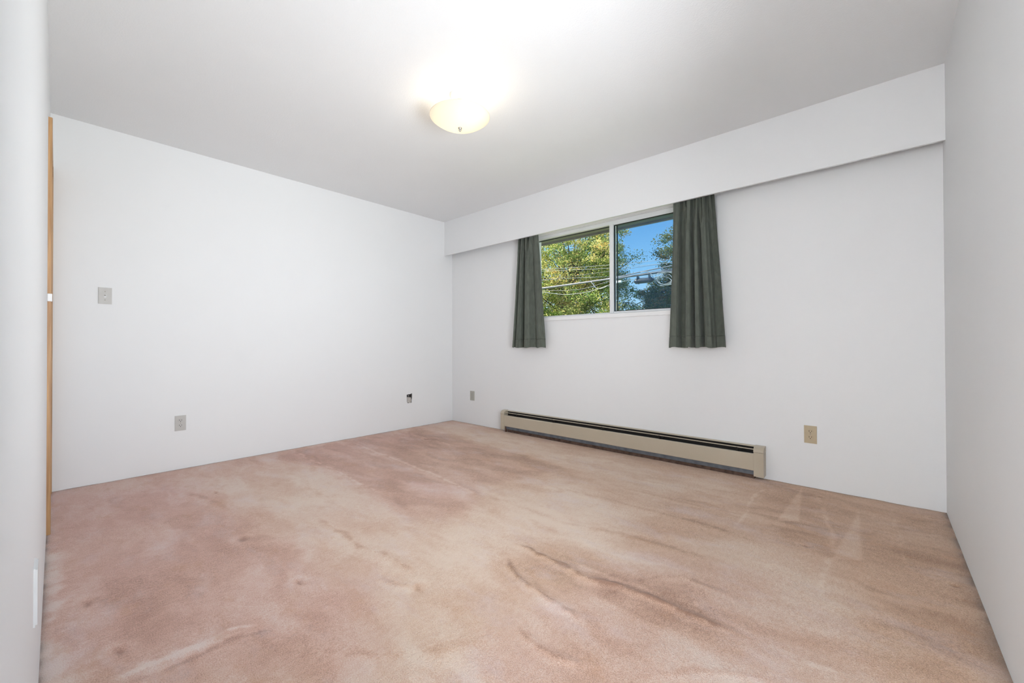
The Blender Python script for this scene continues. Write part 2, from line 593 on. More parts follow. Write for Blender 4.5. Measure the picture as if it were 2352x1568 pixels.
# (outline, how much paler, how much pinker, edge softness)
AREAS = [
    ([(0.48, -2.79), (0.36, -2.42), (0.56, -2.03), (1.41, -2.02), (1.93, -2.07), (2.25, -1.99), (2.39, -1.79), (2.21, -1.59), (2.51, -1.11), (3.01, -1.16), (3.21, -1.42), (3.01, -1.83), (2.78, -2.03), (2.86, -2.28), (3.08, -2.45), (3.19, -2.64), (3.05, -2.76), (2.81, -2.61), (2.55, -2.55), (2.3, -2.6), (2.09, -2.65), (1.65, -2.59), (1.21, -2.71)], 0.75, -0.10, 0.10),
    ([(0.15, -2.1), (0.08, -1.52), (0.2, -0.73), (0.93, -0.65), (1.61, -0.62), (2.24, -0.77), (2.17, -1.15), (2.01, -1.44), (2.23, -1.66), (2.33, -1.88), (2.17, -2.06), (1.86, -2.09), (1.09, -1.99)], -0.75, 0.22, 0.05),
    ([(0.08, -3.42), (0.53, -2.8), (1.23, -2.73), (1.87, -2.67), (2.55, -2.55), (2.77, -2.64), (3.01, -2.8), (2.27, -3.46)], -0.38, 0.42, 0.10),
    ([(0.04, -0.37), (0.94, -0.09), (2.42, -0.19), (3.36, -0.19), (3.14, -0.76), (2.73, -0.91), (2.21, -0.72), (1.19, -0.66)], 0.55, -0.22, 0.05),
    ([(3.46, 0.2), (4.5, 0.2), (4.5, -1.58), (4.26, -1.69), (4.16, -1.47), (4.07, -1.43), (3.93, -1.29), (3.84, -1.14), (3.63, -1.04)], -0.62, -0.30, 0.12),
    ([(3.22, -1.88), (3.48, -1.69), (3.64, -1.8), (3.73, -1.88), (3.65, -1.95), (3.45, -1.9), (3.31, -1.96)], -0.60, 0.05, 0.02),
    ([(2.71, -1.82), (3.07, -1.82), (3.4, -1.85), (3.32, -1.99), (2.91, -2.02)], -0.40, 0.05, 0.03),
    ([(3.27, -2.13), (3.44, -1.95), (3.56, -1.94), (3.54, -2.17), (3.4, -2.22)], -0.55, 0.05, 0.03),
    ([(3.98, -1.53), (4.16, -1.47), (4.27, -1.52), (4.27, -1.67), (4.16, -1.77), (4.02, -1.7)], -0.45, -0.05, 0.03),
    ([(3.7, -0.04), (3.76, -0.69), (3.67, -0.76)], 0.85, -0.05, 0.004),
    ([(4.0, -0.3), (4.03, -1.0), (3.93, -1.06)], 0.85, -0.05, 0.006),
    ([(3.7, -0.75), (3.89, -0.69), (3.89, -1.0), (3.7, -1.07)], -0.30, 0.0, 0.01),
    ([(3.03, -1.3), (3.2, -1.07), (3.57, -1.1), (3.51, -1.33), (3.29, -1.41)], -0.50, 0.05, 0.03),
    ([(3.1, -2.7), (3.2, -1.6), (3.75, -1.28), (4.10, -1.52), (4.24, -1.75), (4.1, -2.1), (3.6, -2.6)], 0.12, 0.42, 0.08),
    ([(1.55, -1.75), (1.95, -1.80), (2.15, -1.72), (2.05, -1.62), (1.7, -1.62)], 0.7, 0.25, 0.04),
    ([(0.1, -0.66), (0.33, -0.46), (1.72, -0.62), (2.24, -0.77), (1.68, -1.02), (0.87, -0.94)], -0.20, -0.12, 0.04),
]
for pts, dl_, dp_, soft in AREAS:
    crisp = soft < 0.015
    sd = poly_sd(X if crisp else wx, Y if crisp else wy, pts)
    k = 1 / (1 + np.exp(-np.clip(sd / (soft * 0.5), -30, 30)))
    lay_shade += dl_ * k
    pink += dp_ * k
H = 0.0016 * fbm(X, Y, 0.10, 0.08, 61, 4) + 0.004 * fbm(X, Y, 0.5, 0.4, 71, 3)
# (line, tone change, ridge height, width): carpet folds with painted light and shade, vacuum tracks and combed edges
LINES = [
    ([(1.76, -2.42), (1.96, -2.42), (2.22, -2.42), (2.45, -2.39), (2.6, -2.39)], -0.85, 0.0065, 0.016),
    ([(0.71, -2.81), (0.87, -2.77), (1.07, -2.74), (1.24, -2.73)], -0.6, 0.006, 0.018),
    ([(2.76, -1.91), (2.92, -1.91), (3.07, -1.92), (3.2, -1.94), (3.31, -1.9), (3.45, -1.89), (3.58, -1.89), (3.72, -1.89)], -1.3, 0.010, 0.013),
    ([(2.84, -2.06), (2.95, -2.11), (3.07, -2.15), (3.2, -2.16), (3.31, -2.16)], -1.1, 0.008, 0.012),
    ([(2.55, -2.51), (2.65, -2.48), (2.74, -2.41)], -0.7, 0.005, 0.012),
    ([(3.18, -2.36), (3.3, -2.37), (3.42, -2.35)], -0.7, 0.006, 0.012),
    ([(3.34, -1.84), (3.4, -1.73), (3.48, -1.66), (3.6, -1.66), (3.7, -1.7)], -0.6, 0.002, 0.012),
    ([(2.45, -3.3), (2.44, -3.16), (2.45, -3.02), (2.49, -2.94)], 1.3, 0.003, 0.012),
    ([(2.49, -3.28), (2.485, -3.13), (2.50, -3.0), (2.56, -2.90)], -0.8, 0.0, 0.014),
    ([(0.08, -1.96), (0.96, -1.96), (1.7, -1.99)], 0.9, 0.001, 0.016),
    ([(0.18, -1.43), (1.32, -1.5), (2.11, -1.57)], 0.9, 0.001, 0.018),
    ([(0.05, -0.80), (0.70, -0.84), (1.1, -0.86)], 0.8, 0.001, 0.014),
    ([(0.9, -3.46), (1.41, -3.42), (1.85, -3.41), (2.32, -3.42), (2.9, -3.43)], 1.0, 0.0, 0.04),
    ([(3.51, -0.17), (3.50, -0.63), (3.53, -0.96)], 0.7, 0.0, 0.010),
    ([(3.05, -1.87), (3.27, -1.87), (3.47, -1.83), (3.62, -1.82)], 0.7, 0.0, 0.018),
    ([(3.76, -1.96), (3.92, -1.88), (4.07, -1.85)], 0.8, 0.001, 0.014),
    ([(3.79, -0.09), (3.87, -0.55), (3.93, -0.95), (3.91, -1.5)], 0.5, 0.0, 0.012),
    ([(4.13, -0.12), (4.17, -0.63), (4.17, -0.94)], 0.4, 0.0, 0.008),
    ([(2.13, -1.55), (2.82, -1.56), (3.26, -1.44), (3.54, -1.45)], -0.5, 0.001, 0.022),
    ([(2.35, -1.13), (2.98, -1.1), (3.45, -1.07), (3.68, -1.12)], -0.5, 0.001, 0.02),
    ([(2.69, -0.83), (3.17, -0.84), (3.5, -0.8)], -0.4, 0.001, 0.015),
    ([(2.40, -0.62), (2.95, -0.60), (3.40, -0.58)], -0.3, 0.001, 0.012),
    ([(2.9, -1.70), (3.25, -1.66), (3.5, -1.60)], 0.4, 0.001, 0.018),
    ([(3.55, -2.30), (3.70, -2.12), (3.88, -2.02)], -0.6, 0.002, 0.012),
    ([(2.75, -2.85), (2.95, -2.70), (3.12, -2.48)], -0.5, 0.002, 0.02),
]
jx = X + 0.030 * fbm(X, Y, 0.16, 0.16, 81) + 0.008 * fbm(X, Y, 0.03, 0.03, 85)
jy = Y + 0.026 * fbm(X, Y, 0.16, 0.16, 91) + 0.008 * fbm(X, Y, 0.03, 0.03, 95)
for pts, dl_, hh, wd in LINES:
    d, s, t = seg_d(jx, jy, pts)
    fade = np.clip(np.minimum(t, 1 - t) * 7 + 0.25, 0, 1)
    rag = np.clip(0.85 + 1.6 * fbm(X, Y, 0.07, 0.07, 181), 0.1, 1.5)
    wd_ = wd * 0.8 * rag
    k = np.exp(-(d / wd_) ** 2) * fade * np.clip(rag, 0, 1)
    lay_shade += 1.35 * dl_ * k
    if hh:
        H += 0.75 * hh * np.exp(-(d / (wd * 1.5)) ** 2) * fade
        lay_shade += 0.45 * abs(dl_) * np.exp(-((d - wd * 2.2) / (wd * 1.2)) ** 2) * (s < 0) * fade  # pale band on one side of each ridge: painted lit side
# furniture dents, with shade in the hollow and a lit rim painted in
for cx_, cy_, r_ in [(1.72, -2.78, .03), (2.33, -2.74, .028), (2.3, -3.28, .030), (1.85, -3.32, .03), (3.82, -1.0, .016), (4.32, -0.99, .016), (3.81, -0.17, .016), (0.64, -0.85, .03), (4.28, -0.14, .013), (0.82, -2.69, .02), (2.72, -2.44, 0.03)]:
    d = np.sqrt((jx - cx_) ** 2 + ((jy - cy_) * 1.4) ** 2)
    k = np.exp(-(d / r_) ** 2)
    k2 = np.exp(-((jx - cx_) / (r_ * 0.8)) ** 2 - ((jy - cy_) / (r_ * 0.35)) ** 2)
    lay_shade -= 0.35 * k + 1.3 * k2
    lay_shade += 0.5 * np.exp(-((d - r_ * 1.9) / (r_ * 0.6)) ** 2) * (jx < cx_)
    H -= 0.007 * k
# soil along the foot of the walls
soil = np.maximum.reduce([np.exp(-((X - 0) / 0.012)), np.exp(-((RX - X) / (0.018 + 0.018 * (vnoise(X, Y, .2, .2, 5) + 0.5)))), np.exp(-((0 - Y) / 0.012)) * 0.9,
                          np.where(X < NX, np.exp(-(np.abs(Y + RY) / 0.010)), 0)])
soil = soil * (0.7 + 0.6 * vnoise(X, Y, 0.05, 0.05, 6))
H = H - np.min(H)
Z = H * 1.0
Z -= 0.011
V = np.stack([X.ravel(), Y.ravel(), Z.ravel()], 1)
ii = np.arange(nx * ny).reshape(nx, ny)
F = np.stack([ii[:-1, :-1].ravel(), ii[1:, :-1].ravel(), ii[1:, 1:].ravel(), ii[:-1, 1:].ravel()], 1)

m_carpet = mat('cut_pile_carpet', rough=1.0, spec=0.05)
b = bsdf(m_carpet)
b.inputs['Sheen Weight'].default_value = 0.25
b.inputs['Sheen Roughness'].default_value = 0.4
a_lay_shade = N(m_carpet, 'ShaderNodeAttribute', attribute_name='pile_lay_shade')
a_pink = N(m_carpet, 'ShaderNodeAttribute', attribute_name='pinkness')
a_soil = N(m_carpet, 'ShaderNodeAttribute', attribute_name='soil')
tcn = N(m_carpet, 'ShaderNodeTexCoord')
nf = N(m_carpet, 'ShaderNodeTexNoise')
nf.inputs['Scale'].default_value = 290
nf.inputs['Detail'].default_value = 4
L(m_carpet, tcn.outputs['Object'], nf.inputs['Vector'])
mpc = N(m_carpet, 'ShaderNodeMapping')
mpc.inputs['Rotation'].default_value = (0, 0, math.radians(35))
mpc.inputs['Scale'].default_value = (1.0, 0.45, 1)
L(m_carpet, tcn.outputs['Object'], mpc.inputs[0])
nm = N(m_carpet, 'ShaderNodeTexNoise')
nm.inputs['Scale'].default_value = 75
nm.inputs['Detail'].default_value = 5
nm.inputs['Roughness'].default_value = 0.65
L(m_carpet, mpc.outputs[0], nm.inputs['Vector'])
def math_n(m, op, a, bb):
    n = N(m, 'ShaderNodeMath', operation=op)
    for i, v in enumerate((a, bb)):
        if isinstance(v, (int, float)):
            n.inputs[i].default_value = v
        else:
            L(m, v, n.inputs[i])
    return n.outputs[0]
fine = math_n(m_carpet, 'MULTIPLY', math_n(m_carpet, 'SUBTRACT', nf.outputs['Fac'], 0.5), 4.4)
med = math_n(m_carpet, 'MULTIPLY', math_n(m_carpet, 'SUBTRACT', nm.outputs['Fac'], 0.5), 1.6)
s_ = math_n(m_carpet, 'ADD', a_lay_shade.outputs['Fac'], math_n(m_carpet, 'ADD', fine, med))
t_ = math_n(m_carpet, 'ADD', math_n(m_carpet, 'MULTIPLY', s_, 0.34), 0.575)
def ramp3(cols):
    r = N(m_carpet, 'ShaderNodeValToRGB')
    r.color_ramp.elements[0].position = 0.0
    r.color_ramp.elements[0].color = (*cols[0], 1)
    r.color_ramp.elements[1].position = 1.0
    r.color_ramp.elements[1].color = (*cols[2], 1)
    e = r.color_ramp.elements.new(0.5)
    e.color = (*cols[1], 1)
    L(m_carpet, t_, r.inputs[0])
    return r.outputs[0]
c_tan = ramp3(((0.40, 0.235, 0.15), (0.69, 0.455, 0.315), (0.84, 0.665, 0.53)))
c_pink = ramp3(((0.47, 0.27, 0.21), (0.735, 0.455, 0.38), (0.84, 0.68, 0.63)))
mixc = N(m_carpet, 'ShaderNodeMix', data_type='RGBA')
L(m_carpet, a_pink.outputs['Fac'], mixc.inputs[0])
L(m_carpet, c_tan, mixc.inputs[6])
L(m_carpet, c_pink, mixc.inputs[7])
# rusty flecks and pale, slightly lilac patches in the pile
def blotch(scale, stretch, lo, hi, col, amount, src, rot=20):
    mp_ = N(m_carpet, 'ShaderNodeMapping')
    mp_.inputs['Scale'].default_value = stretch
    mp_.inputs['Location'].default_value = (scale, 3.1, 0)
    mp_.inputs['Rotation'].default_value = (0, 0, math.radians(rot))
    L(m_carpet, tcn.outputs['Object'], mp_.inputs[0])
    nn_ = N(m_carpet, 'ShaderNodeTexNoise')
    nn_.inputs['Scale'].default_value = scale
    nn_.inputs['Detail'].default_value = 8
    nn_.inputs['Roughness'].default_value = 0.68
    L(m_carpet, mp_.outputs[0], nn_.inputs['Vector'])
    mr = N(m_carpet, 'ShaderNodeMapRange')
    mr.inputs['From Min'].default_value = lo
    mr.inputs['From Max'].default_value = hi
    mr.inputs['To Max'].default_value = amount
    L(m_carpet, nn_.outputs['Fac'], mr.inputs['Value'])
    mx_ = N(m_carpet, 'ShaderNodeMix', data_type='RGBA')
    L(m_carpet, mr.outputs[0], mx_.inputs[0])
    L(m_carpet, src, mx_.inputs[6])
    mx_.inputs[7].default_value = (*col, 1)
    return mx_.outputs[2]
cmix = blotch(2.6, (1, 2.0, 1), 0.52, 0.72, (0.82, 0.71, 0.72), 0.38, mixc.outputs[2])
cmix = blotch(4.5, (1, 1.7, 1), 0.56, 0.74, (0.60, 0.33, 0.19), 0.6, cmix, -15)
mixs = N(m_carpet, 'ShaderNodeMix', data_type='RGBA')
L(m_carpet, a_soil.outputs['Fac'], mixs.inputs[0])
L(m_carpet, cmix, mixs.inputs[6])
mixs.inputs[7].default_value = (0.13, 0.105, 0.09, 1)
L(m_carpet, mixs.outputs[2], b.inputs['Base Color'])
hh = math_n(m_carpet, 'ADD', math_n(m_carpet, 'MULTIPLY', nf.outputs['Fac'], 0.5), nm.outputs['Fac'])
bp = N(m_carpet, 'ShaderNodeBump')
bp.inputs['Strength'].default_value = 0.75
bp.inputs['Distance'].default_value = 0.009
L(m_carpet, hh, bp.inputs['Height'])
L(m_carpet, bp.outputs[0], b.inputs['Normal'])
floor = arr_obj('floor', V, F, m_carpet, smooth=True)
struct(floor)
for nme, arr in (('pile_lay_shade', lay_shade), ('pinkness', np.clip(pink, 0, 1)), ('soil', np.clip(soil, 0, 0.85))):
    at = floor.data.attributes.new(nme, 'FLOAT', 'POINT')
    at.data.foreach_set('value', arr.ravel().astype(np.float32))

# ------------------------------------------------------------------ curtains
m_cur = mat('olive_cloth', rough=0.85, spec=0.2)
noise_var(m_cur, (0.112, 0.127, 0.104), (0.160, 0.178, 0.150), 45, 4, 0.5, 500, stretch=(1, 1, 0.35), bdist=0.0006)
b = bsdf(m_cur)
b.inputs['Sheen Weight'].default_value = 0.15
outn = [n for n in m_cur.node_tree.nodes if n.type == 'OUTPUT_MATERIAL'][0]
trn = N(m_cur, 'ShaderNodeBsdfTranslucent')
trn.inputs[0].default_value = (0.20, 0.24, 0.22, 1)
mxs = N(m_cur, 'ShaderNodeMixShader')
mxs.inputs[0].default_value = 0.12
L(m_cur, b.outputs[0], mxs.inputs[1])
L(m_cur, trn.outputs[0], mxs.inputs[2])
L(m_cur, mxs.outputs[0], outn.inputs[0])

def prof_eval(P, u):
    xs = np.array([p[0] for p in P])
    ys = np.array([p[1] for p in P])
    i = np.clip(np.searchsorted(xs, u) - 1, 0, len(xs) - 2)
    t = (u - xs[i]) / (xs[i + 1] - xs[i])
    t = t * t * (3 - 2 * t)
    return ys[i] * (1 - t) + ys[i + 1] * t

def curtain(name, top, bot, zt, zb, P, Ptop, amp_t, amp_b, seed, label):
    """top/bot: x range at track and hem. P: fold profile (+ to the room, - to the wall)"""
    root = empty(name, ((bot[0] + bot[1]) / 2, -0.072, zb))
    nu, nv = 260, 120
    u = np.linspace(0, 1, nu)
    zhem = zb + 0.085
    def sheet(v0, v1, nvv, out=0.0):
        v = np.linspace(v0, v1, nvv)
        U, VV = np.meshgrid(u, v, indexing='ij')
        e = VV ** 0.9
        x0 = top[0] + (bot[0] - top[0]) * VV ** 1.1
        x1 = top[1] + (bot[1] - top[1]) * VV ** 1.1
        A = amp_t + (amp_b - amp_t) * VV
        k = np.clip(VV * 3.2, 0, 1)
        k = k * k * (3 - 2 * k)
        pf = prof_eval(Ptop, U) * (1 - k) + prof_eval(P, U) * k
        wob = 0.012 * fbm(U, VV, 0.25, 0.7, seed, 3) * (0.3 + VV)
        Xc = x0 + (x1 - x0) * (U + 0.0) + 0.010 * fbm(U, VV, 0.2, 0.8, seed + 9, 2) * VV
        # overhang: the front of each fold swells sideways
        dp = np.gradient(pf, axis=0) * nu
        Xc += 0.0008 * np.clip(dp, -12, 12)
        Yc = -0.070 - A * pf - wob - out * 1.0
        Yc = np.minimum(Yc, -0.020 - 0.01 * (Yc > -0.02))
        Zc = zt + (zb - zt) * VV + 0.004 * np.sin(U * 23 + seed) * VV
        # tacked hem seam: shallow groove
        hz = (zt - zhem) / (zt - zb)
        Yc += 0.0022 * np.exp(-((VV - hz) / 0.0035) ** 2)
        Vx = np.stack([Xc.ravel(), Yc.ravel(), Zc.ravel()], 1)
        id_ = np.arange(nu * nvv).reshape(nu, nvv)
        Fx = np.stack([id_[:-1, :-1].ravel(), id_[1:, :-1].ravel(), id_[1:, 1:].ravel(), id_[:-1, 1:].ravel()], 1)
        return Vx, Fx
    hv = (zt - zhem) / (zt - zb)
    Vx, Fx = sheet(0, hv, nv)
    Vx = Vx - np.array(root.location)
    o = arr_obj('cloth', Vx, Fx, m_cur, root, smooth=True)
    md = o.modifiers.new('thickness', 'SOLIDIFY')
    md.thickness = 0.0016
    Vx, Fx = sheet(hv, 1, 24)
    Vx = Vx - np.array(root.location)
    o = arr_obj('hem', Vx, Fx, m_cur, root, smooth=True)
    md = o.modifiers.new('thickness', 'SOLIDIFY')
    md.thickness = 0.0032
    tag(root, label, 'curtain', 'pair of window curtains')
    return root

PR = [(0, .2), (.06, .8), (.15, .8), (.185, .4), (.205, -1), (.29, -1), (.31, .5), (.35, .9), (.43, .85), (.462, .6), (.474, -1), (.494, -1), (.506, .5), (.54, .9), (.61, .85), (.638, .6), (.65, -1), (.668, -1), (.68, .6), (.72, .95), (.80, .65), (.85, -.1), (.89, -1.15), (.965, -1.1), (.985, -.2), (1, .2)]
PRt = [(0, .5), (.10, .9), (.19, .6), (.22, -.9), (.27, .3), (.33, -.8), (.37, .8), (.46, .6), (.50, -1), (.54, -1), (.57, .3), (.62, .9), (.68, .2), (.705, -1), (.73, -.8), (.75, .7), (.82, .3), (.85, -1), (.89, -.9), (.91, .3), (.94, -1), (.97, -.9), (1, .2)]
PL = [(0, .1), (.05, .75), (.10, .7), (.12, -.7), (.14, -.7), (.16, .7), (.25, .75), (.285, .4), (.305, -1), (.345, -.9), (.37, .4), (.45, .95), (.54, 1.0), (.60, .75), (.70, -.5), (.715, -.6), (.74, -.1), (.86, .25), (.95, .15), (1, -.25)]
PLt = [(0, .3), (.07, .8), (.10, -.9), (.14, -.8), (.17, .6), (.25, .7), (.29, -1), (.32, -.9), (.36, .6), (.45, .3), (.48, -1), (.53, -.8), (.57, .5), (.68, .9), (.75, .2), (.80, .6), (.92, .5), (1, .1)]
curtain('curtain', (1.205, 1.468), (1.128, 1.545), 2.19, 0.935, PL, PLt, 0.030, 0.058, 301,
        'narrow olive-grey curtain at the left side of the window, farther from the camera')
curtain('curtain', (2.868, 3.155), (2.822, 3.238), 2.19, 0.940, PR, PRt, 0.032, 0.055, 401,
        'wide olive-grey pleated curtain at the right side of the window, nearer the yellowish outlet')

# ------------------------------------------------------------------ ceiling lamp
lamp = empty('ceiling_lamp', (2.165, -1.735, RH))
tag(lamp, 'lit flush ceiling lamp with a shallow pale glass bowl', 'ceiling light')
bm = nb()
lathe(bm, [(0, 0), (0.062, 0), (0.064, -0.004), (0.060, -0.014), (0.048, -0.024), (0.040, -0.030), (0.0, -0.030)], 48)
obj('canopy', bm, m_lampwhite, lamp, True)
bm = nb()
lathe(bm, [(0, -0.03), (0.022, -0.03), (0.024, -0.05), (0.020, -0.085), (0.0, -0.085)], 32)
obj('socket_body', bm, m_lampwhite, lamp, True)
bm = nb()
lathe(bm, [(0, -0.08), (0.0035, -0.08), (0.0035, -0.215), (0, -0.215)], 12)
obj('stem', bm, m_metal, lamp, True)
m_bowl = bpy.data.materials.new('frosted_glass')
m_bowl.use_nodes = True
nt = m_bowl.node_tree
nt.nodes.clear()
out = nt.nodes.new('ShaderNodeOutputMaterial')
d1 = nt.nodes.new('ShaderNodeBsdfDiffuse')
d1.inputs[0].default_value = (0.80, 0.77, 0.70, 1)
t1 = nt.nodes.new('ShaderNodeBsdfTranslucent')
t1.inputs[0].default_value = (0.95, 0.90, 0.82, 1)
g1 = nt.nodes.new('ShaderNodeBsdfGlossy')
g1.inputs['Roughness'].default_value = 0.15
mA = nt.nodes.new('ShaderNodeMixShader')
mA.inputs[0].default_value = 0.65
mB = nt.nodes.new('ShaderNodeMixShader')
mB.inputs[0].default_value = 0.05
nt.links.new(d1.outputs[0], mA.inputs[1])
nt.links.new(t1.outputs[0], mA.inputs[2])
nt.links.new(mA.outputs[0], mB.inputs[1])
nt.links.new(g1.outputs[0], mB.inputs[2])
tw = nt.nodes.new('ShaderNodeTexCoord')
mg = nt.nodes.new('ShaderNodeTexVoronoi')
mg.inputs['Scale'].default_value = 110
bpp = nt.nodes.new('ShaderNodeBump')
bpp.inputs['Strength'].default_value = 0.25
bpp.inputs['Distance'].default_value = 0.002
nt.links.new(tw.outputs['Object'], mg.inputs['Vector'])
nt.links.new(mg.outputs['Distance'], bpp.inputs['Height'])
nt.links.new(bpp.outputs[0], d1.inputs['Normal'])
nt.links.new(mB.outputs[0], out.inputs[0])
bm = nb()
zr = -0.138
prof = []
for i in range(15):
    a = i / 14
    r = 0.183 * a
    prof.append((r, zr - 0.066 * (1 - a ** 2.3)))
prof.append((0.1855, zr + 0.004))
prof.append((0.181, zr + 0.005))
for i in range(14, -1, -1):
    a = i / 14
    prof.append((0.179 * a, zr + 0.004 - 0.066 * (1 - a ** 2.3)))
lathe(bm, prof, 72)
obj('glass_bowl', bm, m_bowl, lamp, True)
bm = nb()
lathe(bm, [(0, -0.200), (0.012, -0.203), (0.011, -0.209), (0.006, -0.212), (0.008, -0.218), (0.005, -0.226), (0, -0.229)], 20)
obj('finial', bm, m_metal, lamp, True)
m_bulb = bpy.data.materials.new('bulb_glow')
m_bulb.use_nodes = True
bb_ = m_bulb.node_tree.nodes['Principled BSDF']
bb_.inputs['Emission Color'].default_value = (1.0, 0.86, 0.62, 1)
bb_.inputs['Emission Strength'].default_value = 4
for s in (-1, 1):
    bm = nb()
    bmesh.ops.create_uvsphere(bm, u_segments=20, v_segments=12, radius=0.027)
    bmesh.ops.scale(bm, vec=(1.35, 1, 1), verts=bm.verts[:])
    bmesh.ops.translate(bm, vec=(s * 0.095, 0, -0.140), verts=bm.verts[:])
    obj('bulb', bm, m_bulb, lamp, True)
    bl = bpy.data.lights.new('bulb_light', 'POINT')
    bl.energy = 3.4
    bl.color = (1.0, 0.88, 0.70)
    bl.shadow_soft_size = 0.035
    blo = bpy.data.objects.new('bulb_light', bl)
    blo.location = (s * 0.095, 0, -0.140)
    blo.parent = lamp
    C.objects.link(blo)

# ------------------------------------------------------------------ baseboard heater
HX0, HX1 = 0.925, 3.482
heat = empty('baseboard_heater', ((HX0 + HX1) / 2, 0, 0))
tag(heat, 'long beige hot-water baseboard heater on the floor under the window', 'heater')
ox = -(HX0 + HX1) / 2
a0, a1 = HX0 + ox, HX1 + ox
cl, cr_ = 0.050, 0.064
bm = nb()
bx(bm, a0 + 0.02, a1 - 0.02, -0.006, -0.001, 0.035, 0.222)
obj('back_plate', bm, m_dark, heat)
bm = nb()
prism_x(bm, [(-0.001, 0.229), (-0.014, 0.2285), (-0.022, 0.2265), (-0.026, 0.222), (-0.0245, 0.2215), (-0.021, 0.225), (-0.013, 0.2265), (-0.001, 0.2265)], a0 + cl - 0.002, a1 - cr_ + 0.002)
obj('top_hood', bm, m_beige, heat)
bm = nb()
prism_x(bm, [(-0.043, 0.2105), (-0.051, 0.2075), (-0.0505, 0.2055), (-0.0425, 0.2085)], a0 + cl - 0.002, a1 - cr_ + 0.002)
obj('damper', bm, m_beige, heat)
bm = nb()
prism_x(bm, [(-0.070, 0.060), (-0.0715, 0.064), (-0.0715, 0.172), (-0.069, 0.178), (-0.062, 0.181), (-0.062, 0.1795), (-0.068, 0.1765), (-0.070, 0.171), (-0.070, 0.066), (-0.064, 0.060), (-0.064, 0.0585)], a0 + cl - 0.001, a1 - cr_ + 0.001)
# paint nicks are small chips on the panel
obj('front_panel', bm, m_beige, heat)
bm = nb()
prism_x(bm, [(-0.066, 0.030), (-0.067, 0.058), (-0.060, 0.060), (-0.015, 0.072), (-0.012, 0.030)], a0 + cl + 0.030, a1 - cr_)
bx(bm, a0 + cl, a1 - cr_, -0.058, -0.012, 0.072, 0.172)
obj('fin_element', bm, m_fin, heat)
bm = nb()
bx(bm, a0 + cl + 0.030, a1 - cr_, -0.048, -0.006, -0.004, 0.030)
obj('floor_gap', bm, m_dust, heat)
for side in (0, 1):
    x0, x1 = (a0, a0 + cl) if side == 0 else (a1 - cr_, a1)
    bm = nb()
    prism_x(bm, [(-0.001, 0.022), (-0.073, 0.020), (-0.0745, 0.024), (-0.0745, 0.192), (-0.001, 0.192)], x0, x1)
    bev(bm, 0.0015, 1)
    cap = obj('end_cap', bm, m_beige, heat)
    bm = nb()
    prism_x(bm, [(-0.001, 0.1935), (-0.076, 0.1935), (-0.076, 0.199), (-0.070, 0.213), (-0.058, 0.225), (-0.042, 0.2315), (-0.001, 0.233)], x0 - 0.001, x1 + 0.001)
    bev(bm, 0.0015, 1)
    obj('cap_top', bm, m_beige, cap)
bm = nb()
tube(bm, [(a0 + cl + 0.012, -0.052, -0.004), (a0 + cl + 0.012, -0.052, 0.062)], 0.009, 14)
obj('pipe', bm, m_rust, heat, True)
for fx in (1.14, 1.62, 2.18, 2.72, 3.30):
    bm = nb()
    bx(bm, fx + ox, fx + ox + 0.010, -0.056, -0.012, 0.174, 0.2075)
    bx(bm, fx + ox + 0.012, fx + ox + 0.030, -0.050, -0.012, 0.190, 0.2060)
    obj('bracket', bm, m_dark, heat)

# ------------------------------------------------------------------ plates on the walls
def plate_bm(wd=0.070, ht=0.118, th=0.0065):
    """cover plate in the x,z plane facing -y, origin at its centre on the wall"""
    bm = nb()
    bx(bm, -wd / 2, wd / 2, -th, 0.001, -ht / 2, ht / 2)
    es = [e for e in bm.edges if all(v.co.y < 0 for v in e.verts)]
    bmesh.ops.bevel(bm, geom=es, offset=0.003, segments=2, affect='EDGES')
    return bm

def duplex(name, loc, rz, m, mslot, label):
    o = empty(name, loc, rz)
    obj('cover_plate', plate_bm(), m, o)
    for s in (1, -1):
        zc = s * 0.0195
        bm = nb()
        k = 28
        ring = []
        for i in range(k):
            a = 2 * PI * i / k
            x = 0.0172 * math.cos(a)
            z = max(-0.0138, min(0.0138, 0.0172 * math.sin(a)))
            ring.append((x, z))
        A = [bm.verts.new((x, -0.006, zc + z)) for x, z in ring]
        B = [bm.verts.new((x * 0.96, -0.0088, zc + z * 0.96)) for x, z in ring]
        for i in range(k):
            j = (i + 1) % k
            bm.faces.new((A[i], A[j], B[j], B[i]))
        bm.faces.new(B)
        bm.faces.new(A[::-1])
        rc = obj('socket_face', bm, m, o)
        for sx, sh in ((-0.0066, 0.0092), (0.0066, 0.0078)):
            bm = nb()
            bx(bm, sx - 0.0014, sx + 0.0014, -0.0092, -0.0075, zc + 0.004 - sh / 2, zc + 0.004 + sh / 2)
            obj('slot', bm, mslot, rc)
        bm = nb()
        lathe(bm, [(0, 0.0092), (0.0027, 0.0092), (0.0027, 0.0075), (0, 0.0075)], 14)
        bmesh.ops.rotate(bm, cent=(0, 0, 0), matrix=Matrix.Rotation(PI / 2, 3, 'X'), verts=bm.verts[:])
        bmesh.ops.translate(bm, vec=(0, 0, zc - 0.0068), verts=bm.verts[:])
        obj('slot', bm, mslot, rc)
    bm = nb()
    lathe(bm, [(0, 0.0078), (0.0022, 0.0076), (0.0030, 0.0066), (0.0030, 0.005), (0, 0.005)], 14)
    bmesh.ops.rotate(bm, cent=(0, 0, 0), matrix=Matrix.Rotation(PI / 2, 3, 'X'), verts=bm.verts[:])
    obj('screw', bm, m_screw, o)
    tag(o, label, 'electrical outlet')
    return o

# left wall faces +x, so the plates (built facing -y) turn by +90 degrees
duplex('wall_outlet', (0, -2.753, 0.358), PI / 2, m_plate_grey, m_slot, 'light grey duplex outlet low on the left wall under the light switch')
duplex('wall_outlet', (3.743, 0, 0.354), 0, m_plate_tan, m_slot_b, 'yellowish tan duplex outlet low on the window wall right of the heater')

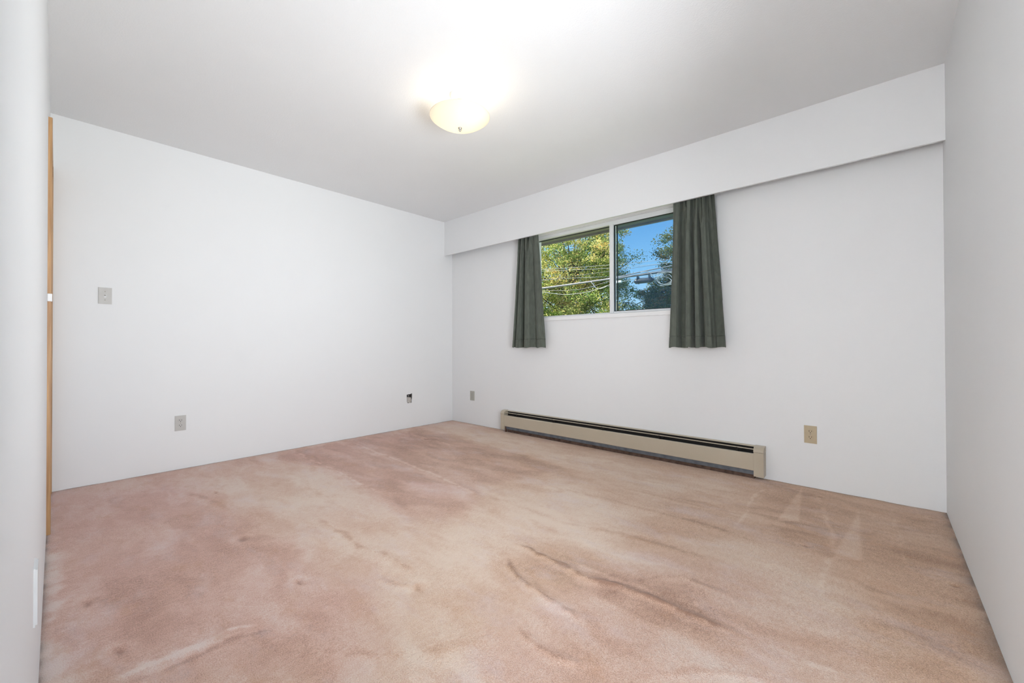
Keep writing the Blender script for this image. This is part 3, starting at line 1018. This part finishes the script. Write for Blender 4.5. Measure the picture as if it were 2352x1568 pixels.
sw = empty('light_switch', (0, -3.177, 1.322), PI / 2)
tag(sw, 'square-looking grey toggle light switch on the left wall near the door', 'light switch')
obj('cover_plate', plate_bm(0.070, 0.116, 0.007), m_plate_grey, sw)
bm = nb()
bx(bm, -0.0052, 0.0052, -0.0082, -0.006, -0.012, 0.012)
obj('toggle_slot', bm, m_plate_white, sw)
bm = nb()
vs = bx(bm, -0.0036, 0.0036, -0.019, -0.007, -0.004, 0.004)
for v in vs:
    if v.co.y < -0.01:
        v.co.z += 0.007
bev(bm, 0.001, 1)
obj('toggle', bm, m_plate_grey, sw)
for s in (-1, 1):
    bm = nb()
    lathe(bm, [(0, 0.0084), (0.0022, 0.0082), (0.0030, 0.0070), (0.0030, 0.005), (0, 0.005)], 14)
    bmesh.ops.rotate(bm, cent=(0, 0, 0), matrix=Matrix.Rotation(PI / 2, 3, 'X'), verts=bm.verts[:])
    bmesh.ops.translate(bm, vec=(0, 0, s * 0.030), verts=bm.verts[:])
    obj('screw', bm, m_screw, sw)

jk = empty('wall_jack', (0.381, 0, 0.343), 0)
tag(jk, 'small pale grey-green cover plate on the window wall left of the heater', 'wall plate')
obj('cover_plate', plate_bm(0.078, 0.114, 0.006), noise_var(mat('grey_green_plastic', rough=0.45), (0.44, 0.44, 0.39), (0.48, 0.47, 0.42), 20, 2), jk)
bm = nb()
bx(bm, -0.007, 0.007, -0.0075, -0.005, -0.032, 0.032)
bev(bm, 0.001, 1)
obj('jack_face', bm, noise_var(mat('dull_plastic', rough=0.5), (0.36, 0.355, 0.33), (0.40, 0.395, 0.37), 20, 2), jk)

wp = empty('wall_plate', (2.72, -RY, 0.43), PI)
tag(wp, 'white cover plate on the near left wall beside the camera, seen edge-on', 'wall plate')
obj('cover_plate', plate_bm(0.072, 0.124, 0.006), m_plate_white, wp)

# open electrical box in the left wall
eb = empty('electrical_box', (0, (HY0 + HY1) / 2, (HZ0 + HZ1) / 2), PI / 2)
tag(eb, 'ragged open wall hole with an uncovered electrical box near the room corner', 'electrical box')
hw, hz = (HY1 - HY0) / 2, (HZ1 - HZ0) / 2
bm = nb()
bx(bm, -hw, hw, 0.055, 0.060, -hz, hz)
bx(bm, -hw, -hw + 0.004, 0.006, 0.055, -hz, hz)
bx(bm, hw - 0.004, hw, 0.006, 0.055, -hz, hz)
bx(bm, -hw + 0.004, hw - 0.004, 0.006, 0.055, -hz, -hz + 0.004)
bx(bm, -hw + 0.004, hw - 0.004, 0.006, 0.055, hz - 0.004, hz)
obj('box_shell', bm, m_box, eb)
# torn drywall left in the opening: an irregular slab with a ragged outline
def slab(bm, pts, y0, y1):
    a = [bm.verts.new((x, y0, z)) for x, z in pts]
    b_ = [bm.verts.new((x, y1, z)) for x, z in pts]
    n = len(pts)
    for i in range(n):
        j = (i + 1) % n
        bm.faces.new((a[i], a[j], b_[j], b_[i]))
    bm.faces.new(a)
    bm.faces.new(b_[::-1])
bm = nb()
slab(bm, [(-0.031, 0.016), (-0.004, 0.013), (0.019, 0.009), (0.021, -0.012), (0.018, -0.052), (-0.006, -0.0544), (-0.012, -0.046), (-0.029, -0.047), (-0.031, -0.020)], -0.0005, 0.010)
obj('drywall_scrap', bm, m_flap, eb)
bm = nb()
slab(bm, [(-0.0374, 0.0544), (-0.0374, 0.044), (-0.020, 0.049), (0.0, 0.047), (0.018, 0.050), (0.024, 0.0544)], 0.0, 0.010)
slab(bm, [(0.031, -0.0544), (0.0374, -0.0544), (0.0374, 0.02), (0.036, 0.0), (0.030, -0.030)], 0.0, 0.010)
slab(bm, [(-0.0374, -0.0544), (-0.022, -0.0544), (-0.030, -0.048), (-0.035, -0.030), (-0.036, 0.010), (-0.0374, 0.02)], 0.0, 0.010)
obj('torn_edge', bm, m_wall, eb)
bm = nb()
tube(bm, [(0.004, 0.05, 0.045), (-0.004, 0.02, 0.036), (-0.010, 0.006, 0.034), (-0.004, 0.008, 0.026), (0.004, 0.03, 0.020)], 0.0032, 8)
obj('wire', bm, m_plate_white, eb, True)

# ------------------------------------------------------------------ trees outside
def leaf_mat(name, cols):
    m = bpy.data.materials.new(name)
    m.use_nodes = True
    nt = m.node_tree
    nt.nodes.clear()
    out = nt.nodes.new('ShaderNodeOutputMaterial')
    geo = nt.nodes.new('ShaderNodeNewGeometry')
    tcx = nt.nodes.new('ShaderNodeTexCoord')
    nz = nt.nodes.new('ShaderNodeTexNoise')
    nz.inputs['Scale'].default_value = 0.9
    nz.inputs['Detail'].default_value = 3
    nt.links.new(tcx.outputs['Object'], nz.inputs['Vector'])
    ad = nt.nodes.new('ShaderNodeMath')
    ad.operation = 'MULTIPLY_ADD'
    nt.links.new(nz.outputs['Fac'], ad.inputs[0])
    ad.inputs[1].default_value = 1.7
    ml = nt.nodes.new('ShaderNodeMath')
    ml.operation = 'MULTIPLY_ADD'
    ml.inputs[1].default_value = 0.55
    ml.inputs[2].default_value = -0.62
    nt.links.new(geo.outputs['Random Per Island'], ml.inputs[0])
    nt.links.new(ml.outputs[0], ad.inputs[2])
    r = nt.nodes.new('ShaderNodeValToRGB')
    r.color_ramp.elements[0].position = 0.0
    r.color_ramp.elements[0].color = (*cols[0], 1)
    r.color_ramp.elements[1].position = 1.0
    r.color_ramp.elements[1].color = (*cols[-1], 1)
    for i, c in enumerate(cols[1:-1]):
        e = r.color_ramp.elements.new((i + 1) / (len(cols) - 1))
        e.color = (*c, 1)
    nt.links.new(ad.outputs[0], r.inputs[0])
    d = nt.nodes.new('ShaderNodeBsdfDiffuse')
    t = nt.nodes.new('ShaderNodeBsdfTranslucent')
    mx = nt.nodes.new('ShaderNodeMixShader')
    mx.inputs[0].default_value = 0.45
    nt.links.new(r.outputs[0], d.inputs[0])
    nt.links.new(r.outputs[0], t.inputs[0])
    nt.links.new(d.outputs[0], mx.inputs[1])
    nt.links.new(t.outputs[0], mx.inputs[2])
    nt.links.new(mx.outputs[0], out.inputs[0])
    return m

def tree(name, base, trunk_top, trunk_r, crown, nclump, per, leaf, clr, m, label, group=None, seed=1):
    """crown: list of (x, y, z, rx, ry, rz) ellipsoids in world space"""
    r = np.random.default_rng(seed)
    root = empty(name, base)
    B = np.array(base)
    bm = nb()
    t0 = Vector((0, 0, -0.1))
    tt = Vector(np.array(trunk_top) - B)
    tube(bm, [t0, t0.lerp(tt, 0.35) + Vector((0.1, 0.05, 0)), t0.lerp(tt, 0.7) + Vector((-0.08, 0, 0)), tt], trunk_r, 10, trunk_r * 0.35)
    obj('trunk', bm, m_bark, root, True)
    vol = np.array([c[3] * c[4] * c[5] for c in crown])
    pick = r.choice(len(crown), nclump, p=vol / vol.sum())
    cen = []
    for k in pick:
        c = crown[k]
        v = r.normal(size=3)
        v /= np.linalg.norm(v)
        rad = r.random() ** 0.38
        cen.append([c[0] + v[0] * c[3] * rad, c[1] + v[1] * c[4] * rad, c[2] + v[2] * c[5] * rad])
    cen = np.array(cen) - B
    bm = nb()
    order = r.permutation(nclump)[:min(nclump, 90)]
    for i in order:
        c = Vector(cen[i])
        f = r.uniform(0.45, 0.98)
        st = t0.lerp(tt, f)
        mid = st.lerp(c, 0.5) + Vector((0, 0, 0.25 + 0.3 * r.random()))
        tube(bm, [st, st.lerp(mid, 0.6), mid, mid.lerp(c, 0.6), c], trunk_r * 0.22, 5, 0.012)
    obj('branches', bm, m_bark, root)
    # leaves: folded quads gathered in clumps
    n = nclump * per
    cl_r = clr
    ci = np.repeat(np.arange(nclump), per)
    v = r.normal(size=(n, 3))
    v /= np.linalg.norm(v, axis=1)[:, None]
    rad = r.random(n) ** 0.55 * cl_r * (0.6 + 0.8 * r.random(nclump))[ci]
    P = cen[ci] + v * rad[:, None] * np.array([1.15, 1.15, 0.75])
    a = r.normal(size=(n, 3))
    a[:, 2] *= 0.6
    a /= np.linalg.norm(a, axis=1)[:, None]
    bq = np.cross(a, v)
    bq /= (np.linalg.norm(bq, axis=1)[:, None] + 1e-9)
    s = leaf * r.uniform(0.6, 1.25, n)[:, None]
    nn = np.cross(a, bq)
    V4 = np.stack([P - a * s * 0.6, P + bq * s * 0.42 + nn * s * 0.12, P + a * s * 0.65, P - bq * s * 0.42 + nn * s * 0.12], 1).reshape(-1, 3)
    F4 = np.arange(n * 4).reshape(-1, 4)
    o = arr_obj('foliage', V4, F4, m, root)
    tag(root, label, 'tree', group)
    return root

lm1 = leaf_mat('autumn_leaves', [(0.05, 0.12, 0.03), (0.16, 0.27, 0.05), (0.40, 0.46, 0.15), (0.76, 0.68, 0.26), (0.85, 0.54, 0.22)])
lm2 = leaf_mat('dusky_leaves', [(0.04, 0.085, 0.035), (0.09, 0.15, 0.05), (0.16, 0.21, 0.07), (0.30, 0.24, 0.09), (0.52, 0.27, 0.10)])
tree('maple_tree', (-9.0, 16.0, -3.0), (-8.4, 15.6, 5.0), 0.30,
     [(-9.8, 15.5, 4.6, 4.3, 3.2, 4.6), (-6.6, 15.6, 5.6, 1.6, 1.8, 1.9), (-6.6, 15.2, 3.0, 1.9, 2.2, 2.0), (-9.2, 15.0, 1.2, 3.8, 3.0, 2.0)],
     760, 190, 0.075, 0.50, lm1, 'large yellow-green autumn tree filling the left window pane', seed=3)
tree('maple_tree', (-2.2, 18.5, -3.0), (-2.4, 18.3, 5.2), 0.30,
     [(-2.3, 18.5, 5.0, 2.7, 2.4, 2.6), (-4.4, 18.5, 3.2, 2.3, 2.0, 1.2), (-3.0, 18.5, 2.6, 3.0, 2.2, 1.2)],
     350, 170, 0.080, 0.44, lm2, 'dusky green and rust autumn tree behind the screened right pane', seed=5)
tree('small_tree', (-9.3, 30.0, -3.0), (-9.3, 30.0, 5.4), 0.16,
     [(-9.3, 30.0, 5.2, 1.3, 1.3, 1.6), (-9.6, 30.0, 3.5, 2.0, 1.5, 1.6)],
     70, 90, 0.10, 0.5, lm2, 'small distant tree showing low between the two large trees', seed=8)

# ------------------------------------------------------------------ utility lines outside (about seven metres out)
def wire_obj(name, pts, r, m, label, cat='cable', group=None, parent=None, n=7):
    P = [Vector(p) for p in pts]
    out_ = []
    k = len(P)
    ln = [(P[i + 1] - P[i]).length for i in range(k - 1)]
    sl = [(P[i + 1] - P[i]) / ln[i] for i in range(k - 1)]
    tg_ = [sl[0]] + [(sl[i - 1] * ln[i] + sl[i] * ln[i - 1]) / (ln[i] + ln[i - 1]) for i in range(1, k - 1)] + [sl[-1]]
    for i in range(k - 1):
        for j in range(8):
            t = j / 8
            t2, t3 = t * t, t * t * t
            out_.append(P[i] * (2 * t3 - 3 * t2 + 1) + tg_[i] * ln[i] * (t3 - 2 * t2 + t) + P[i + 1] * (3 * t2 - 2 * t3) + tg_[i + 1] * ln[i] * (t3 - t2))
    out_.append(P[-1])
    bm = nb()
    tube(bm, out_, r, n)
    o = obj(name, bm, m, parent, True)
    if label:
        tag(o, label, cat, group)
    return o
GW = 'utility wires outside the window'
wire_obj('utility_cable', [(-12, 7.0, 2.86), (-6, 7.0, 2.76), (-4, 7, 2.765), (-1.6, 7, 2.80), (0.24, 7, 2.83), (4, 7, 2.95), (9, 7, 3.2)], 0.030, m_cable, 'thick grey cable bundle crossing both window panes', group=GW)
wire_obj('utility_wire', [(-12, 7.0, 3.75), (-4, 7.0, 3.37), (-1.6, 7, 3.20), (3, 7.0, 3.05), (9, 7, 3.1)], 0.005, m_cable_l, 'upper of the two thin pale wires slanting down to the right across the left pane', group=GW)
wire_obj('utility_wire', [(-12, 7.1, 3.60), (-4, 7.1, 3.33), (-1.6, 7.1, 3.13), (3, 7.1, 2.98), (9, 7.1, 3.0)], 0.0045, m_cable_l, 'lower of the two thin pale wires slanting down to the right across the left pane', group=GW)
wire_obj('utility_wire', [(-12, 7.2, 3.25), (-4, 7.2, 3.06), (-2.6, 7.2, 2.98), (-1.6, 7.2, 2.90), (3, 7.2, 2.86), (9, 7.2, 2.9)], 0.006, m_cable_l, 'thin pale wire meeting the thick cable bundle from above at the centre mullion', group=GW)
wire_obj('utility_wire', [(-12, 6.9, 2.95), (-4, 6.9, 2.66), (-3.0, 6.9, 2.48), (-2.1, 6.9, 2.50), (-1.5, 6.9, 2.62), (-0.6, 6.9, 2.72), (4, 6.9, 2.9)], 0.007, m_cable_l, 'pale wire sagging below the thick cable bundle in the left pane', group=GW)
wire_obj('utility_wire', [(-12, 6.95, 2.9), (-4, 6.95, 2.70), (-3.2, 6.95, 2.62), (-2.4, 6.95, 2.60), (-1.5, 6.95, 2.74), (4, 6.95, 2.9)], 0.006, m_cable, 'thin dark wire between the thick bundle and the sagging pale wire', group=GW)
wire_obj('utility_wire', [(-12, 7.6, 3.4), (-4, 7.6, 3.15), (-1, 7.6, 3.14), (2, 7.6, 3.2), (9, 7.6, 3.4)], 0.005, m_cable, 'thin dark wire against the blue sky in the right pane', group=GW)
wire_obj('utility_wire', [(-12, 7.0, 3.3), (-5, 7.0, 4.0), (-3.86, 7.0, 4.22), (-2.6, 7, 4.50), (2, 7.0, 5.6)], 0.014, m_cable_l, 'pale wire rising across the top left corner of the window under the eave', group=GW)
wire_obj('utility_wire', [(-12, 7.05, 2.95), (-1.4, 7.05, 2.84), (-0.4, 7.05, 2.92), (0.24, 7.05, 2.96), (4, 7.05, 3.2)], 0.016, m_cable, 'dark cable running just above the thick bundle in the right pane', group=GW)
wire_obj('utility_wire', [(-2.12, 6.94, 2.78), (-2.02, 6.94, 2.66), (-1.92, 6.94, 2.56), (-1.78, 6.94, 2.55), (-1.6, 6.94, 2.60)], 0.010, m_cable_l, 'short pale drop wire curling under the thick bundle left of the mullion', group=GW)

cl_o = empty('splice_closure', (-0.50, 6.88, 2.63))
tag(cl_o, 'dark cylindrical splice case hanging from the cables in the right pane', 'cable splice case')
bm = nb()
prof = [(0, -0.27), (0.03, -0.27), (0.035, -0.24), (0.066, -0.225), (0.07, -0.20), (0.07, 0.20), (0.066, 0.225), (0.035, 0.24), (0.03, 0.27), (0, 0.27)]
lathe(bm, prof, 20)
bmesh.ops.rotate(bm, cent=(0, 0, 0), matrix=Matrix.Rotation(PI / 2, 3, 'Y'), verts=bm.verts[:])
obj('case', bm, m_closure, cl_o, True)
for dx in (-0.16, 0.16):
    bm = nb()
    bx(bm, dx - 0.006, dx + 0.006, -0.073, 0.073, -0.073, 0.13)
    obj('strap', bm, m_closure, cl_o)
bm = nb()
bx(bm, -1.30, -1.15, 6.90, 6.95, 2.645, 2.715)
bev(bm, 0.008)
tg = obj('cable_tag', bm, m_tag, None)
tag(tg, 'small white box on the cables just right of the mullion', 'cable box')

coil = empty('cable_coil', (0.02, 6.92, 2.60))
tag(coil, 'loose coil of thin pale wire hanging by the right curtain', 'cable coil')
rr_ = random.Random(4)
for i in range(6):
    pts = []
    ax_, az_ = rr_.uniform(0.17, 0.30), rr_.uniform(0.09, 0.17)
    cx_, cz_ = rr_.uniform(-0.06, 0.08), rr_.uniform(-0.03, 0.05)
    tl = rr_.uniform(-0.4, 0.4)
    for j in range(19):
        a = 2 * PI * j / 18
        px_, pz_ = ax_ * math.cos(a), az_ * math.sin(a)
        pts.append((cx_ + px_ * math.cos(tl) - pz_ * math.sin(tl), 0.03 * math.sin(a + i), cz_ + px_ * math.sin(tl) + pz_ * math.cos(tl)))
    wire_obj('loop', pts, 0.006, m_cable_l, None, parent=coil, n=6)
wire_obj('tail', [(-0.62, 0.0, 0.27), (-0.42, 0, 0.26), (-0.25, 0, 0.05), (-0.15, 0, -0.12), (0.0, 0, -0.16)], 0.008, m_cable_l, None, parent=coil, n=6)
